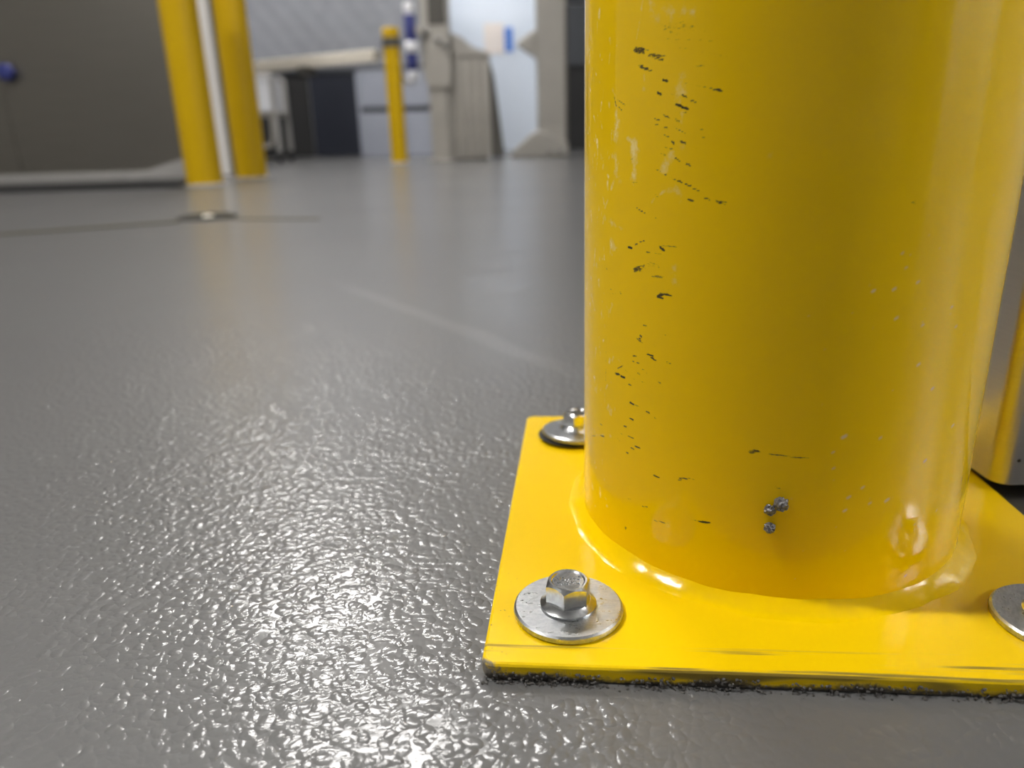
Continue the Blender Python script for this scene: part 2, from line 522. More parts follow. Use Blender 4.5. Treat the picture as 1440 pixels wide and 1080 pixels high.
# dark low door left of the boards
d1 = thing('door_1', 'dark navy double door set low in the blue-grey back wall', 'door', (0, 0, 0))
del d1['category']; del d1['label']; struct(d1)
box('door_leaf', -1.98, -1.50, YB - .03, YB, 0.01, 0.82, M['navy'], d1, 0.004)
box('door_leaf', -2.55, -1.99, YB - .022, YB, 0.01, 0.82, M['black'], d1, 0.004)
box('door_frame', -1.50, -1.47, YB - .05, YB, 0.0, 0.84, M['lower_panel'], d1)
box('door_frame', -2.58, -1.47, YB - .05, YB, 0.82, 0.845, M['char'], d1)
# black doorway behind the bollard
d2 = thing('door_2', '', '', (0, 0, 0))
del d2['category']; del d2['label']; struct(d2)
box('door_leaf', DX1 + .215, 1.35, YB - .03, YB, 0.005, 0.82, M['black'], d2, 0.004)
box('door_leaf', 1.36, 2.2, YB - .03, YB, 0.005, 0.82, M['black'], d2, 0.004)
box('door_frame', DX1 + .19, DX1 + .215, YB - .05, YB, 0, 0.86, M['jamb'], d2)
box('door_frame', DX1 + .19, 2.2, YB - .05, YB, 0.82, 0.86, M['char'], d2)

# floor joint and its sealant, dark track along the steel panel
def strip(name, a, b, w, z0, z1, mat, parent):
    a = Vector(a); b = Vector(b); d = (b - a).normalized(); n = Vector((-d.y, d.x)) * w / 2
    return slab(name, [tuple(a - n), tuple(b - n), tuple(b + n), tuple(a + n)], z0, z1, mat, parent)
strip('joint_sealant', (-2.4, 1.09), (-0.80, 1.865), 0.015, -0.002, 0.0030, M['sealant'], floor)
strip('joint_sealant', (-0.71, 1.905), (-0.45, 1.83), 0.012, -0.002, 0.0020, M['sealant'], floor)
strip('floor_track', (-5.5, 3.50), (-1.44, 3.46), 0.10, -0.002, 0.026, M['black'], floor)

# ------------------------------------------------------------------ the near bollard
BX, BY, R = 0.11746, 0.32450, 0.084
ROT = -0.09725
PT = 0.007                      # base plate thickness
HALF = 0.1203
bollard = thing('safety_bollard', 'large scuffed yellow steel bollard bolted down in the foreground by a square base plate', 'bollard', (BX, BY, 0))

# marks on the paint, in mm: arc along the wall, height (start, end), width, strength
DARK = [(-78.9,215.2,-55.6,211.9,2.48,0.4),(-77.5,210.8,-50.8,207.5,0.45,0.35),(-74,213.1,-64.2,210.7,1.13,0.35),(-86.1,208.6,-79.2,206.7,1.81,0.95),(-79.2,206.3,-71.9,204.4,1.81,0.85),(-84,202.8,-77.4,201.6,1.13,0.9),(-69.3,207.9,-48.7,202.7,0.45,0.35),(-59.7,201.1,-56.8,200.8,0.56,0.4),(-72.2,197.7,-70.4,197.2,0.68,0.9),(-66.6,196.8,-49.9,193,0.34,0.45),(-53.6,193.7,-50.3,193,0.79,0.9),(-74.4,193.8,-72.9,193.2,0.68,0.9),(-73,193.5,-63.8,192.2,0.23,0.4),(-64.3,192.4,-62.7,191.7,0.56,0.8),(-61.1,190.6,-59.3,190.1,0.56,0.7),(-66.5,189.6,-64.7,189.2,0.79,0.95),(-64.3,188.7,-62,188.1,0.79,0.95),(-65.3,187.2,-62.5,187,0.34,0.5),(-97.5,193.7,-95.8,190.3,0.45,0.7),(-95.3,192.6,-90.1,190.5,0.68,0.5),(-94.3,190.2,-92.2,188.7,0.56,0.7),(-71.7,186.6,-68.5,185.3,0.79,0.6),(-66.6,184.9,-65,184.3,0.68,0.6),(-75.3,185.4,-73.1,184.8,0.56,0.7),(-75,183.7,-73.7,183.4,0.45,0.7),(-71,182.6,-69.5,182.2,0.56,0.7),(-67.2,182.5,-62.1,180.3,0.45,0.5),(-70.9,179.9,-69.1,179.5,0.56,0.6),(-57.2,181.5,-56.2,181.3,0.56,0.5),(-56.6,179.4,-55.6,178.9,0.56,0.5),(-67.7,177.9,-66.8,177.1,0.68,0.8),(-64.1,177.8,-62.3,177.3,0.68,0.8),(-71.9,176.3,-66.7,175.3,0.56,0.4),(-72.4,174,-68.8,173.4,0.9,0.35),(-59.4,175.7,-57.3,175.3,0.56,0.3),(-66,172.6,-64.1,171.3,0.45,0.8),(-61.7,170.7,-60.3,170.1,0.68,0.7),(-74.9,169.1,-71.5,167.8,0.45,0.5),(-70.3,167.1,-69.5,166.8,0.45,0.7),(-68.3,166.2,-65.7,165.5,0.45,0.6),(-64.9,165.2,-62.9,164.5,0.56,0.85),(-61.8,164,-59.7,163.4,0.56,0.85),(-58.7,162.7,-56.6,161.9,0.56,0.7),(-54.5,159.7,-52.7,159.1,0.56,0.7),(-51.1,158.8,-46.6,157.6,1.02,0.85),(-60.5,159,-58.5,158.6,0.68,0.7),(-86.9,163.8,-82.1,163.8,0.56,0.5),(-86.4,172.1,-85.3,171.8,0.45,0.5),(-82.8,155,-78.1,153.3,0.45,0.8),(-74,160,-72.7,159.4,0.56,0.6),(-73.7,152,-73.3,151.8,0.56,0.6),(-59.3,155.2,-51.4,155.2,0.45,0.25),(-86.9,140.4,-84.9,140.2,0.79,0.9),(-83.1,141.7,-81.9,142.2,0.56,0.8),(-80.8,142.8,-78.6,143.6,0.56,0.7),(-71.7,142.4,-61.3,143,1.13,0.6),(-71,141.8,-69.2,140.9,0.9,0.8),(-77.3,139.7,-75.7,139.5,0.56,0.7),(-73.4,139.5,-69.7,139.7,0.45,0.5),(-84.3,132.2,-77.1,133.6,2.26,0.8),(-78.6,135.5,-69.5,134.9,2.03,0.4),(-74.4,131.1,-68.8,131.3,0.68,0.7),(-101.9,130.3,-101.2,130.2,0.56,0.7),(-98.3,122.5,-97.7,122.4,0.56,0.6),(-91.5,122.3,-90.9,122.2,0.56,0.7),(-80.3,124.2,-79.6,124.2,0.45,0.6),(-70.9,125.2,-65.5,125,0.9,0.7),(-71.5,123.8,-69,123.6,0.79,0.8),(-71.4,124,-69.3,124.7,0.97,0.8),(-69.3,125.2,-65.2,125.1,0.77,0.8),(-72,126.1,-64.8,127.4,0.58,0.25),(-99.2,120.5,-93.2,121.7,0.48,0.35),(-77.7,111.9,-76.2,111.8,0.48,0.7),(-81.3,106.4,-78.1,105.8,1.06,0.9),(-79.4,107.7,-78.5,107.2,0.68,0.8),(-74.5,104.7,-70.6,105,1.16,0.35),(-75.5,101.2,-72.7,100.8,0.68,0.9),(-74.3,100.3,-70.9,99.3,0.68,0.85),(-83,98.7,-81,99,0.58,0.8),(-83.2,96.7,-82.3,96.6,0.58,0.7),(-80.6,96.6,-79.5,96.5,0.48,0.7),(-66.4,99.8,-64.8,99.6,0.58,0.7),(-68.7,110.1,-67.1,110,0.48,0.4),(-94,88.8,-90.7,89.1,0.97,0.9),(-92.4,91.2,-88.5,93.5,0.58,0.7),(-89.9,88.6,-87.6,88.6,0.87,0.9),(-88.5,92.7,-80,88.5,0.39,0.4),(-80.2,92.3,-78.9,92.2,0.58,0.7),(-75.7,93.8,-75.2,93.7,0.48,0.6),(-77.7,94.4,-77,94.4,0.48,0.6),(-85.1,86.7,-83.7,86.6,0.58,0.8),(-78.8,89.5,-74.5,89.3,0.48,0.45),(-69.7,91.3,-68.8,91.1,0.58,0.8),(-84,79.2,-82.1,78.9,0.77,0.95),(-82.1,78.9,-77.8,78.7,0.39,0.7),(-75.3,77.9,-73.5,77.7,0.58,0.8),(-83.8,72.5,-81.9,72.3,0.68,0.9),(-71.1,76.3,-70,76.3,0.48,0.7),(-87.5,68,-85.8,68.2,0.58,0.8),(-116.7,52.8,-110.4,55.1,0.48,0.7),(-106.4,57.1,-101.8,58.1,0.58,0.8),(-106.5,62.3,-103.7,62.7,0.48,0.6),(-115.1,62.2,-106.5,63.2,0.48,0.25),(-90,63.9,-86.2,64.4,0.48,0.35),(-85,64.4,-81.6,64.5,0.48,0.8),(-91.6,60.8,-89.9,60.6,0.48,0.5),(-80.4,61.5,-78.1,61.5,0.77,0.9),(-82.9,59.9,-81.1,59.8,0.58,0.8),(-85.5,56.9,-84.5,56.9,0.58,0.8),(-70.4,52.2,-67.9,52,0.68,0.85),(-59.5,53.4,-58,53.9,0.48,0.6),(-59,54.5,-54.6,55.4,0.58,0.8),(-54.6,55.4,-50.9,55.8,0.19,0.4),(-33.9,70.7,-29.5,71,1.35,0.9),(-29.9,70.9,-10.9,69.7,0.48,0.7),(-23.6,57.8,-21.9,57.5,0.48,0.5),(-75.7,36.5,-73,37.1,0.39,0.7),(-83.9,36.5,-82.4,36.8,0.39,0.5),(-69.4,32.5,-62.7,33.4,0.58,0.7),(-50.4,38.4,-45.8,39,0.87,0.95),(-53.3,38.5,-50.4,38.5,0.29,0.45),(-85.5,22.1,-84.6,22.2,1.45,0.9),(-80.7,25.7,-73.3,22.2,1.16,0.3),(-101.4,104.4,-101,70.5,0.29,0.35),(10.2,157.4,13.5,157.3,1.24,0.5)]
PALE = [(-110.2,223.7,-110.2,221.9,2.03,0.6),(-82.1,223.2,-84.8,211.6,1.13,0.5),(-78,221.8,-77.2,218.3,3.39,0.4),(-77.8,218,-61.5,216.9,4.51,0.28),(-95.1,185,-96.8,179.3,3.39,0.5),(-96.6,173.4,-93.6,165.5,3.95,0.4),(-85,177.3,-84.6,164.9,3.16,0.6),(-80.3,201.6,-80.5,195.4,1.81,0.3),(-65.6,197.5,-64.8,192.8,5.08,0.35),(-64.4,184.2,-64,176.2,2.26,0.3),(-67.7,173.5,-70.9,168,2.82,0.5),(-70.1,161.5,-75.4,157.5,1.13,0.4),(-68.4,162.5,-62.8,161.7,2.82,0.35),(-62.8,161.7,-63.6,157.1,1.35,0.35),(-101.3,156.5,-103.6,153.2,1.35,0.6),(-100.1,148.8,-91.3,147,2.48,0.4),(-97.7,140.6,-95.7,138.7,3.61,0.5),(-64.8,134.9,-64,130,3.39,0.25),(-35.3,174.9,-34.3,173.2,2.82,0.2),(-115.7,187.5,-113.9,185.5,1.13,0.5),(-98.2,196,-97.2,194.1,1.35,0.5),(-88.1,179.2,-82.1,174.9,1.81,0.5),(-120.1,219.4,-118,212.4,0.9,0.5),(-122.1,205,-120.6,196.8,0.9,0.5),(-113.9,182.4,-112.2,177.3,0.79,0.6),(-117.2,172,-115.2,164.7,0.9,0.5),(-118.9,151.4,-118,147,0.9,0.5),(-113,136.5,-114.6,129.4,1.13,0.5),(-118.5,124.2,-116.3,117.5,1.35,0.5),(-70.1,148.7,-69.5,148.2,1.13,0.3),(-64.7,190.2,-64,185.9,1.58,0.3),(-117.8,117,-112.8,110.9,0.77,0.6),(-119.4,104.2,-121.4,95.3,0.87,0.5),(-126.5,87.4,-123.5,77.2,0.87,0.45),(-123.4,68.3,-120.9,60.1,0.77,0.5),(-110.4,55.6,-101.8,58.8,1.55,0.5),(-99.7,99.3,-87.7,92.9,0.39,0.4),(-102.9,107.1,-101.8,105.3,0.58,0.4),(-93.6,76.1,-93.6,72.5,0.58,0.5),(-127.9,46.8,-123,42.9,0.97,0.4),(-25.8,70.1,-22.2,70.2,0.39,0.5)]
SPECK = [(45.4,76.1,1.07),(32.4,65.1,1.07),(17.5,51.9,1.29),(-1.9,78.2,1.29),(-5.1,72.3,0.64),(-4.3,66.1,0.64),(2.4,54.5,0.97),(1.6,49.2,0.97),(7.1,58.1,0.86),(11.3,77,0.75),(31.7,17.1,0.75),(44.1,41.8,0.54),(32.3,39.1,0.54),(10.7,51.5,0.75),(1.9,129.7,0.9),(8.9,130,0.9),(12.1,136.9,0.56),(10.1,141.7,0.56),(17.2,131.8,0.79),(11.1,120.1,0.9),(21.6,116.9,0.68),(22.3,102.9,0.9),(30.3,93.1,0.79),(33.4,121.9,0.68),(37.2,114.6,0.68)]


def build_pipe():
    """Pipe with a fine mesh on the side that carries the marks; wear is stored as a colour attribute."""
    arc0, arc1 = -150.0, 62.0                      # mm along the wall, 0 = towards -y
    circ = 2 * PI * 84.0
    fine = np.arange(arc0, arc1, 0.42)
    coarse = np.linspace(arc1, arc0 + circ, 90)[:-1]
    arcs = np.concatenate([fine, coarse])
    zf = np.arange(6.0, 236.0, 0.5)
    zc = np.linspace(236.0, 1000.0, 24)
    zs = np.concatenate([zf, zc])
    nA, nZ = len(arcs), len(zs)
    th = arcs / 84.0
    px = 0.084 * np.sin(th); py = -0.084 * np.cos(th)
    co = np.empty((nZ, nA, 3), np.float32)
    co[:, :, 0] = px[None]; co[:, :, 1] = py[None]; co[:, :, 2] = (zs / 1000.0)[:, None]
    wear = np.zeros((nZ, nA, 4), np.float32); wear[..., 3] = 1
    A, Zm = np.meshgrid(arcs, zs)
    def stroke(ch, a0, z0_, a1, z1_, w, val, taper=False, soft=0.35):
        pad = w + 1.5
        i0, i1 = np.searchsorted(zf, [min(z0_, z1_) - pad, max(z0_, z1_) + pad])
        j0, j1 = np.searchsorted(fine, [min(a0, a1) - pad, max(a0, a1) + pad])
        if i1 <= i0 or j1 <= j0:
            return
        a = A[i0:i1, j0:j1]; z = Zm[i0:i1, j0:j1]
        dx, dz = a1 - a0, z1_ - z0_
        l2 = dx * dx + dz * dz + 1e-6
        t = np.clip(((a - a0) * dx + (z - z0_) * dz) / l2, 0, 1)
        d = np.hypot(a - a0 - t * dx, z - z0_ - t * dz)
        hw = w * 0.5 * (1.0 if not taper else (0.35 + 0.65 * np.sin(np.clip(t, 0.02, .98) * PI) ** .6))
        m = np.clip((hw + soft * .5 - d) / soft, 0, 1) * val
        sl = wear[i0:i1, j0:j1, ch]
        np.maximum(sl, m, out=sl)
    for a0, z0_, a1, z1_, w, val in DARK:
        w = max(w, 0.5)
        if w > 1.0:                                   # broad scrapes are bundles of thin drags
            ln = math.hypot(a1 - a0, z1_ - z0_) + 1e-6
            nxx, nzz = -(z1_ - z0_) / ln, (a1 - a0) / ln
            stroke(0, a0, z0_, a0 + (a1 - a0) * .8, z0_ + (z1_ - z0_) * .8, w * .42, val * .8, taper=True, soft=w * .4)
            for _k in range(int(w / 0.13)):
                off = rng.uniform(-.5, .5) * w
                s0 = rng.uniform(0, .45) * (0.4 + abs(off) / w * 1.6)
                s1 = min(1.15, s0 + rng.uniform(.3, .8))
                drop = rng.uniform(-.3, .3)
                stroke(0, a0 + (a1 - a0) * s0 + nxx * off, z0_ + (z1_ - z0_) * s0 + nzz * off,
                       a0 + (a1 - a0) * s1 + nxx * (off + drop), z0_ + (z1_ - z0_) * s1 + nzz * (off + drop),
                       rng.uniform(.25, .6), val * rng.uniform(.7, 1.05), taper=True, soft=.45)
            continue
        stroke(0, a0, z0_, a1, z1_, w, min(1, val * 1.1), taper=(abs(a1 - a0) > 3), soft=max(.35, w * .5))
    for a0, z0_, a1, z1_, w, val in PALE:
        stroke(1, a0, z0_, a1, z1_, w, val, soft=max(1.0, w * .9))
    # thin rubbed band down the far left flank
    for k in range(240):
        zz = rng.uniform(10, 225); aa = rng.uniform(-128, -96)
        stroke(1, aa, zz, aa + rng.uniform(-1, 1.5), zz + rng.uniform(-3, 5), rng.uniform(.5, 1.8), rng.uniform(.15, .5), soft=.8)
    # loose hairline scratches
    for k in range(45):
        aa = rng.uniform(-95, -30); zz = rng.uniform(15, 215)
        ln = rng.uniform(2, 14)
        stroke(0, aa, zz, aa + ln, zz - ln * rng.uniform(.08, .3), .3, rng.uniform(.08, .28), soft=.4)
    for a, z, w in SPECK:
        stroke(2, a - w * .4, z - w * .25, a + w * .4, z + w * .25, w * .8, .75, soft=.5)
    for k in range(30):
        a = rng.uniform(-20, 55); z = rng.uniform(15, 160)
        stroke(2, a, z, a, z, .35, rng.uniform(.2, .5), soft=.4)
    idx = np.arange(nA * nZ, dtype=np.int32).reshape(nZ, nA)
    nxt = np.roll(idx, -1, axis=1)
    quads = np.stack([idx[:-1], nxt[:-1], nxt[1:], idx[1:]], -1).reshape(-1, 4)
    me = bpy.data.meshes.new('pipe')
    me.vertices.add(nA * nZ); me.vertices.foreach_set('co', co.ravel())
    nq = len(quads)
    me.loops.add(nq * 4); me.loops.foreach_set('vertex_index', quads.ravel())
    me.polygons.add(nq)
    me.polygons.foreach_set('loop_start', np.arange(0, nq * 4, 4, dtype=np.int32))
    me.update(calc_edges=True)
    at = me.color_attributes.new('wear', 'FLOAT_COLOR', 'POINT')
    at.data.foreach_set('color', wear.ravel())
    me.validate()
    return link('pipe', me, M['pipe'], bollard, True)
build_pipe()
lathe('dome_cap', [(0.084, 1.0), (0.083, 1.012), (0.074, 1.030), (0.055, 1.044), (0.03, 1.052), (0.0, 1.054)], M['weld'], bollard, 64, sharp=False)

# base plate: square with rounded corners and a soft lip
def build_plate():
    bm = bmesh.new()
    rc = 0.004
    pts = []
    for cxs, cys, a0 in ((1, -1, -90), (1, 1, 0), (-1, 1, 90), (-1, -1, 180)):
        for k in range(6):
            a = math.radians(a0 + 90 * k / 5)
            pts.append((cxs * (HALF - rc) + rc * math.cos(a), cys * (HALF - rc) + rc * math.sin(a)))
    rings = []
    for ins, z in ((0.0004, 0.0003), (0.0, 0.002), (0.0, PT - 0.0012), (0.0004, PT - 0.0004), (0.0012, PT)):
        s = (HALF - ins) / HALF
        rings.append([bm.verts.new((x * s, y * s, z)) for x, y in pts])
    n = len(pts)
    for a, b in zip(rings[:-1], rings[1:]):
        for k in range(n):
            bm.faces.new((a[k], a[(k + 1) % n], b[(k + 1) % n], b[k]))
    bm.faces.new(rings[-1]); bm.faces.new(rings[0][::-1])
    o = from_bm('base_plate', bm, M['plate'], bollard)
    o.rotation_euler = (0, 0, ROT)
    return o
plate = build_plate()

# weld fillet, lumpy under the paint
def build_weld():
    bm = bmesh.new()
    seg = 220
    rings = []
    wob = [0.0] * seg
    for k in range(seg):
        t = 2 * PI * k / seg
        wob[k] = (0.0007 * math.sin(7 * t + 1) + 0.0004 * math.sin(19 * t) + 0.00015 * math.sin(43 * t + 2))
    for i in range(9):
        a = i / 8 * PI / 2
        ring = []
        for k in range(seg):
            t = 2 * PI * k / seg
            w = 0.0088 + wob[k]
            u = i / 8
            rr = R - 0.0003 + w * u
            zz = PT - 0.0002 + 0.0050 * (1 - u) ** 1.7 + wob[k] * .5 * (1 - u)
            ring.append(bm.verts.new((rr * math.cos(t), rr * math.sin(t), zz)))
        rings.append(ring)
    for a, b in zip(rings[:-1], rings[1:]):
        for k in range(seg):
            bm.faces.new((a[k], a[(k + 1) % seg], b[(k + 1) % seg], b[k]))
    return from_bm('weld_bead', bm, M['weld'], bollard, True)
build_weld()

# three crumbs of dried resin stuck to the paint
def lump(name, r, mat, parent, loc, seed, rough=0.22, sub=2):
    rnd = random.Random(seed)
    bm = bmesh.new()
    bmesh.ops.create_icosphere(bm, subdivisions=sub, radius=r)
    for v in bm.verts:
        v.co *= 1 + rnd.uniform(-rough, rough)
    o = from_bm(name, bm, mat, parent)
    o.location = loc
    return o
for ang, z, r, sd in ((-14.43, 0.0517, 0.0026, 1), (-16.95, 0.0487, 0.0020, 2), (-16.57, 0.0415, 0.0020, 3)):
    t = math.radians(ang)
    lump('spatter_crumb', r, M['spatter'], bollard, ((R + r * .35) * math.sin(t), -(R + r * .35) * math.cos(t), z), sd, 0.2, 3)

# ------------------------------------------------------------------ anchor bolts
def hex_mesh(af, h, r_top):
    """Hexagon head with the turned chamfer that leaves arcs on its flats and a dished top with a rim."""
    bm = bmesh.new()
    N = 72
    lo, hi, top, rim, dish = [], [], [], [], []
    slope = math.tan(math.radians(42))
    for k in range(N):
        t = 2 * PI * k / N
        m = ((t + PI / 6) % (PI / 3)) - PI / 6
        rh = af / 2 / math.cos(m)
        zc = h - (rh - r_top) * slope
        c, s = math.cos(t), math.sin(t)
        lo.append(bm.verts.new((rh * c, rh * s, 0)))
        hi.append(bm.verts.new((rh * c, rh * s, zc)))
        top.append(bm.verts.new((r_top * c, r_top * s, h)))
        rim.append(bm.verts.new((r_top * .90 * c, r_top * .90 * s, h)))
        dish.append(bm.verts.new((r_top * .82 * c, r_top * .82 * s, h - .0005)))
    for a, b in ((lo, hi), (hi, top), (top, rim), (rim, dish)):
        for k in range(N):
            bm.faces.new((a[k], a[(k + 1) % N], b[(k + 1) % N], b[k]))
    bm.faces.new(dish)
    bm.faces.new(lo[::-1])
    bmesh.ops.recalc_face_normals(bm, faces=bm.faces[:])
    me = bpy.data.meshes.new('hex_head')
    bm.to_mesh(me); bm.free()
    return me

def text_mesh(s, size, extrude):
    cu = bpy.data.curves.new('lettering', 'FONT')
    cu.body = s; cu.size = size; cu.extrude = extrude; cu.align_x = 'CENTER'; cu.align_y = 'CENTER'
    cu.resolution_u = 2
    cu.space_line = 0.95
    t = bpy.data.objects.new('tmp', cu); COL.objects.link(t)
    me = bpy.data.meshes.new_from_object(t.evaluated_get(bpy.context.evaluated_depsgraph_get()))
    bpy.data.objects.remove(t); bpy.data.curves.remove(cu)
    return me

WT = 0.0030
HEXM = hex_mesh(0.0154, 0.0084, 0.0072)
HEXM.materials.append(M['zinc_bright'])
LETM = text_mesh('SV2.A4D\nM1SMU', 0.0030, 0.00018)
LETM.materials.append(M['zinc_bright'])
proto = {}
def anchor_bolt(x, y, label, spin=0.0, tilt=(0, 0), lift=0.0, hex_spin=0.0):
    t = thing('anchor_bolt', label, 'bolt', (x, y, PT + lift), spin, 'bolts holding down the near bollard')
    t.rotation_euler = (tilt[0], tilt[1], spin)
    if not proto:
        w = lathe('washer', [(0.0075, 0.0), (0.0203, 0.0), (0.0209, 0.0005), (0.0210, 0.0012), (0.0208, 0.0023), (0.0200, WT), (0.0075, WT - .0001), (0.0075, 0.0)], M['zinc'], t, 96)
        f = lathe('flange', [(0.0, WT - .0002), (0.0105, WT - .0002), (0.0109, WT + .0004), (0.0108, WT + .0010), (0.0098, WT + .0017), (0.0086, WT + .0030), (0.0, WT + .0030)], M['zinc_bright'], t, 72)
        proto['w'], proto['f'] = w.data, f.data
    else:
        link('washer', proto['w'], None, t); link('flange', proto['f'], None, t)
    hx = link('hex_head', HEXM, None, t)
    hx.location = (0, 0, WT + .0024); hx.rotation_euler = (0, 0, hex_spin)
    le = link('lettering', LETM, None, hx)
    le.location = (0, 0, 0.0084 - .0005 + .0001)
    le.rotation_euler = (0, 0, -hex_spin + 0.05)
    return t
anchor_bolt(0.0190, 0.2450, 'shiny zinc hex bolt with wide washer at the near left plate corner', 0.0, (0, 0.0), 0.0001, 0.27 + PI / 6)
bl = anchor_bolt(0.0385, 0.4190, 'partly hidden zinc bolt at the far left plate corner with tilted washer', 0.4, (math.radians(-2), math.radians(3.4)), 0.0017, 0.3)
sh = lathe('shadow_disc', [(0.0, 0.0), (0.0198, 0.0), (0.0200, 0.0006), (0.0, 0.0007)], M['black'], bl, 48)  # added black disc, stands in for the deep shadow under the tilted washer
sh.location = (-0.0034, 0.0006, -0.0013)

anchor_bolt(0.1955, 0.2290, 'zinc bolt and washer cut off by the right edge of the picture', 1.1, (0, 0), 0.0001, 0.5)

# grit packed along the front edge of the plate
def build_grit():
    rnd = random.Random(11)
    bm = bmesh.new()
    ca, sa = math.cos(ROT), math.sin(ROT)
    for k in range(900):
        u = -HALF + 2 * HALF * rnd.random() ** 1.25
        dens = 0.35 + 0.65 * abs(math.sin(u * 60 + 1) * math.sin(u * 23))
        if rnd.random() > dens:
            continue
        v = -HALF - abs(rnd.gauss(0, 0.0011)) - 0.0002
        r = rnd.uniform(0.00025, 0.0008) * (1.0 if v > -HALF - .002 else .7)
        zz = rnd.uniform(0, 0.0042) if v > -HALF - 0.0012 else r * .5
        m = Matrix.Translation((BX + ca * u - sa * v, BY + sa * u + ca * v, max(zz, r * .5))) @ Matrix.Rotation(rnd.uniform(0, 6), 4, 'Z') @ Matrix.Diagonal((1, rnd.uniform(.6, 1), rnd.uniform(.5, .9), 1))
        res = bmesh.ops.create_icosphere(bm, subdivisions=1, radius=r, matrix=m)
        for vv in res['verts']:
            vv.co += Vector((rnd.uniform(-1, 1), rnd.uniform(-1, 1), rnd.uniform(-1, 1))) * r * .25
    o = from_bm('grit', bm, M['grit'])
    o['kind'] = 'stuff'
    return tag(o, 'dark gritty dirt packed along the front edge of the yellow base plate', 'grit')
build_grit()

# ------------------------------------------------------------------ steel cabinet behind the near bollard
cab = thing('steel_cabinet', 'brushed stainless steel cabinet with rounded corner standing behind the big yellow bollard', 'cabinet', (0.2365, 0.3300, 0))
def rounded_rect(x0, x1, y0, y1, r, n=10):
    pts = []
    for cx_, cy_, a0 in ((x1 - r, y0 + r, -90), (x1 - r, y1 - r, 0), (x0 + r, y1 - r, 90), (x0 + r, y0 + r, 180)):
        for k in range(n + 1):
            a = math.radians(a0 + 90 * k / n)
            pts.append((cx_ + r * math.cos(a), cy_ + r * math.sin(a)))
    return pts
def build_cab():
    bm = bmesh.new()
    base = rounded_rect(0, 0.95, 0, 0.62, 0.0090)
    rings = []
    for ins, z in ((0.003, 0.0097), (0.0, 0.011), (0.0, 0.95), (0.006, 0.957)):
        sx, sy = (0.95 - 2 * ins) / 0.95, (0.62 - 2 * ins) / 0.62
        rings.append([bm.verts.new((ins + x * sx, ins + y * sy, z)) for x, y in base])
    n = len(base)
    for a, b in zip(rings[:-1], rings[1:]):
        for k in range(n):
            bm.faces.new((a[k], a[(k + 1) % n], b[(k + 1) % n], b[k]))
    bm.faces.new(rings[-1]); bm.faces.new(rings[0][::-1])
    o = from_bm('body', bm, M['cabinet'], cab, True)
    o.data.set_sharp_from_angle(angle=math.radians(40))
build_cab()
box('plinth', 0.045, 0.92, 0.022, 0.58, 0.0, 0.0100, M['black'], cab)
rv = lathe('rivet', [(0.0, 0.0012), (0.0008, 0.0010), (0.0012, 0.0)], M['drain'], cab, 16)
rv.location = (0.0090, 0.0008, 0.0240); rv.rotation_euler = (PI / 2, 0, -0.2)

# ------------------------------------------------------------------ far bollards
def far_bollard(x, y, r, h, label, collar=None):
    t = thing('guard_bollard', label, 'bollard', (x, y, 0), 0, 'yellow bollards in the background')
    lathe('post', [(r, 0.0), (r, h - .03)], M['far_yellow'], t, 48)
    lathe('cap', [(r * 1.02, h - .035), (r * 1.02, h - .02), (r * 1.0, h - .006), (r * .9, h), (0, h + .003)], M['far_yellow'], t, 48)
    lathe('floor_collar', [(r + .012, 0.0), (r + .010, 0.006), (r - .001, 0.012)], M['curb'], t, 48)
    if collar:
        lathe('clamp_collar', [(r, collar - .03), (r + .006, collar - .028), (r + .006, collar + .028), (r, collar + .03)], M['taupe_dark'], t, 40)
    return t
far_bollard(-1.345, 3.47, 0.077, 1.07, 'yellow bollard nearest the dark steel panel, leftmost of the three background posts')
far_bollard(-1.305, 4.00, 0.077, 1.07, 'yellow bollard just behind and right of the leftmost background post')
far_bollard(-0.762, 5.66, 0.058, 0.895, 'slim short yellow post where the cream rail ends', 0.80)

# ------------------------------------------------------------------ steel partition on the left
part = thing('steel_partition', 'large dark stainless steel panel filling the upper left background', 'partition', (-1.70, 4.62, 0))
for k in range(4):
    w = 1.16
    o = box('steel_sheet', -w * (k + 1) + .002, -w * k - .002, 0, 0.06, 0.035, 2.9, M['panel'], part, 0.003)
box('kick_strip', -4.64, 0.0, -.012, 0.06, 0.0, 0.035, M['curb'], part, 0.003)
box('corner_trim', 0.0, 0.075, -.03, 0.09, 0.0, 2.9, M['jamb'], part, 0.006)
box('edge_channel', 0.075, 0.115, 0.02, 0.09, 0.0, 2.9, M['taupe_dark'], part, 0.004)
kn = lathe('knob', [(0.0, 0.06), (0.03, 0.058), (0.045, 0.045), (0.047, 0.02), (0.03, 0.0), (0.0, 0.0)], M['blue'], part, 32)
kn.location = (-2.808 + 1.70, -0.001, 0.593); kn.rotation_euler = (PI / 2, 0, 0)
tag(prism('threshold_wedge', [(-2.16, 0.0), (-1.72, 0.0), (-1.72, 0.095), (-1.80, 0.10), (-1.92, 0.075)], 4.40, 4.58, M['curb'], None, 0.008),
    'low pale grey wedge on the floor against the dark steel panel', 'wedge')

# floor drain cover with a pale plug
dr = thing('floor_drain', 'small round dark drain cover in the floor in front of the yellow posts', 'drain', (-0.765, 1.955, 0))
lathe('cover', [(0.0, 0.003), (0.056, 0.003), (0.060, 0.007), (0.070, 0.006), (0.076, 0.0)], M['drain'], dr, 48)
pl_ = lathe('plug', [(0.0, 0.012), (0.011, 0.010), (0.016, 0.0031)], M['cream'], dr, 24)
pl_.location = (0.012, -0.028, 0.0)

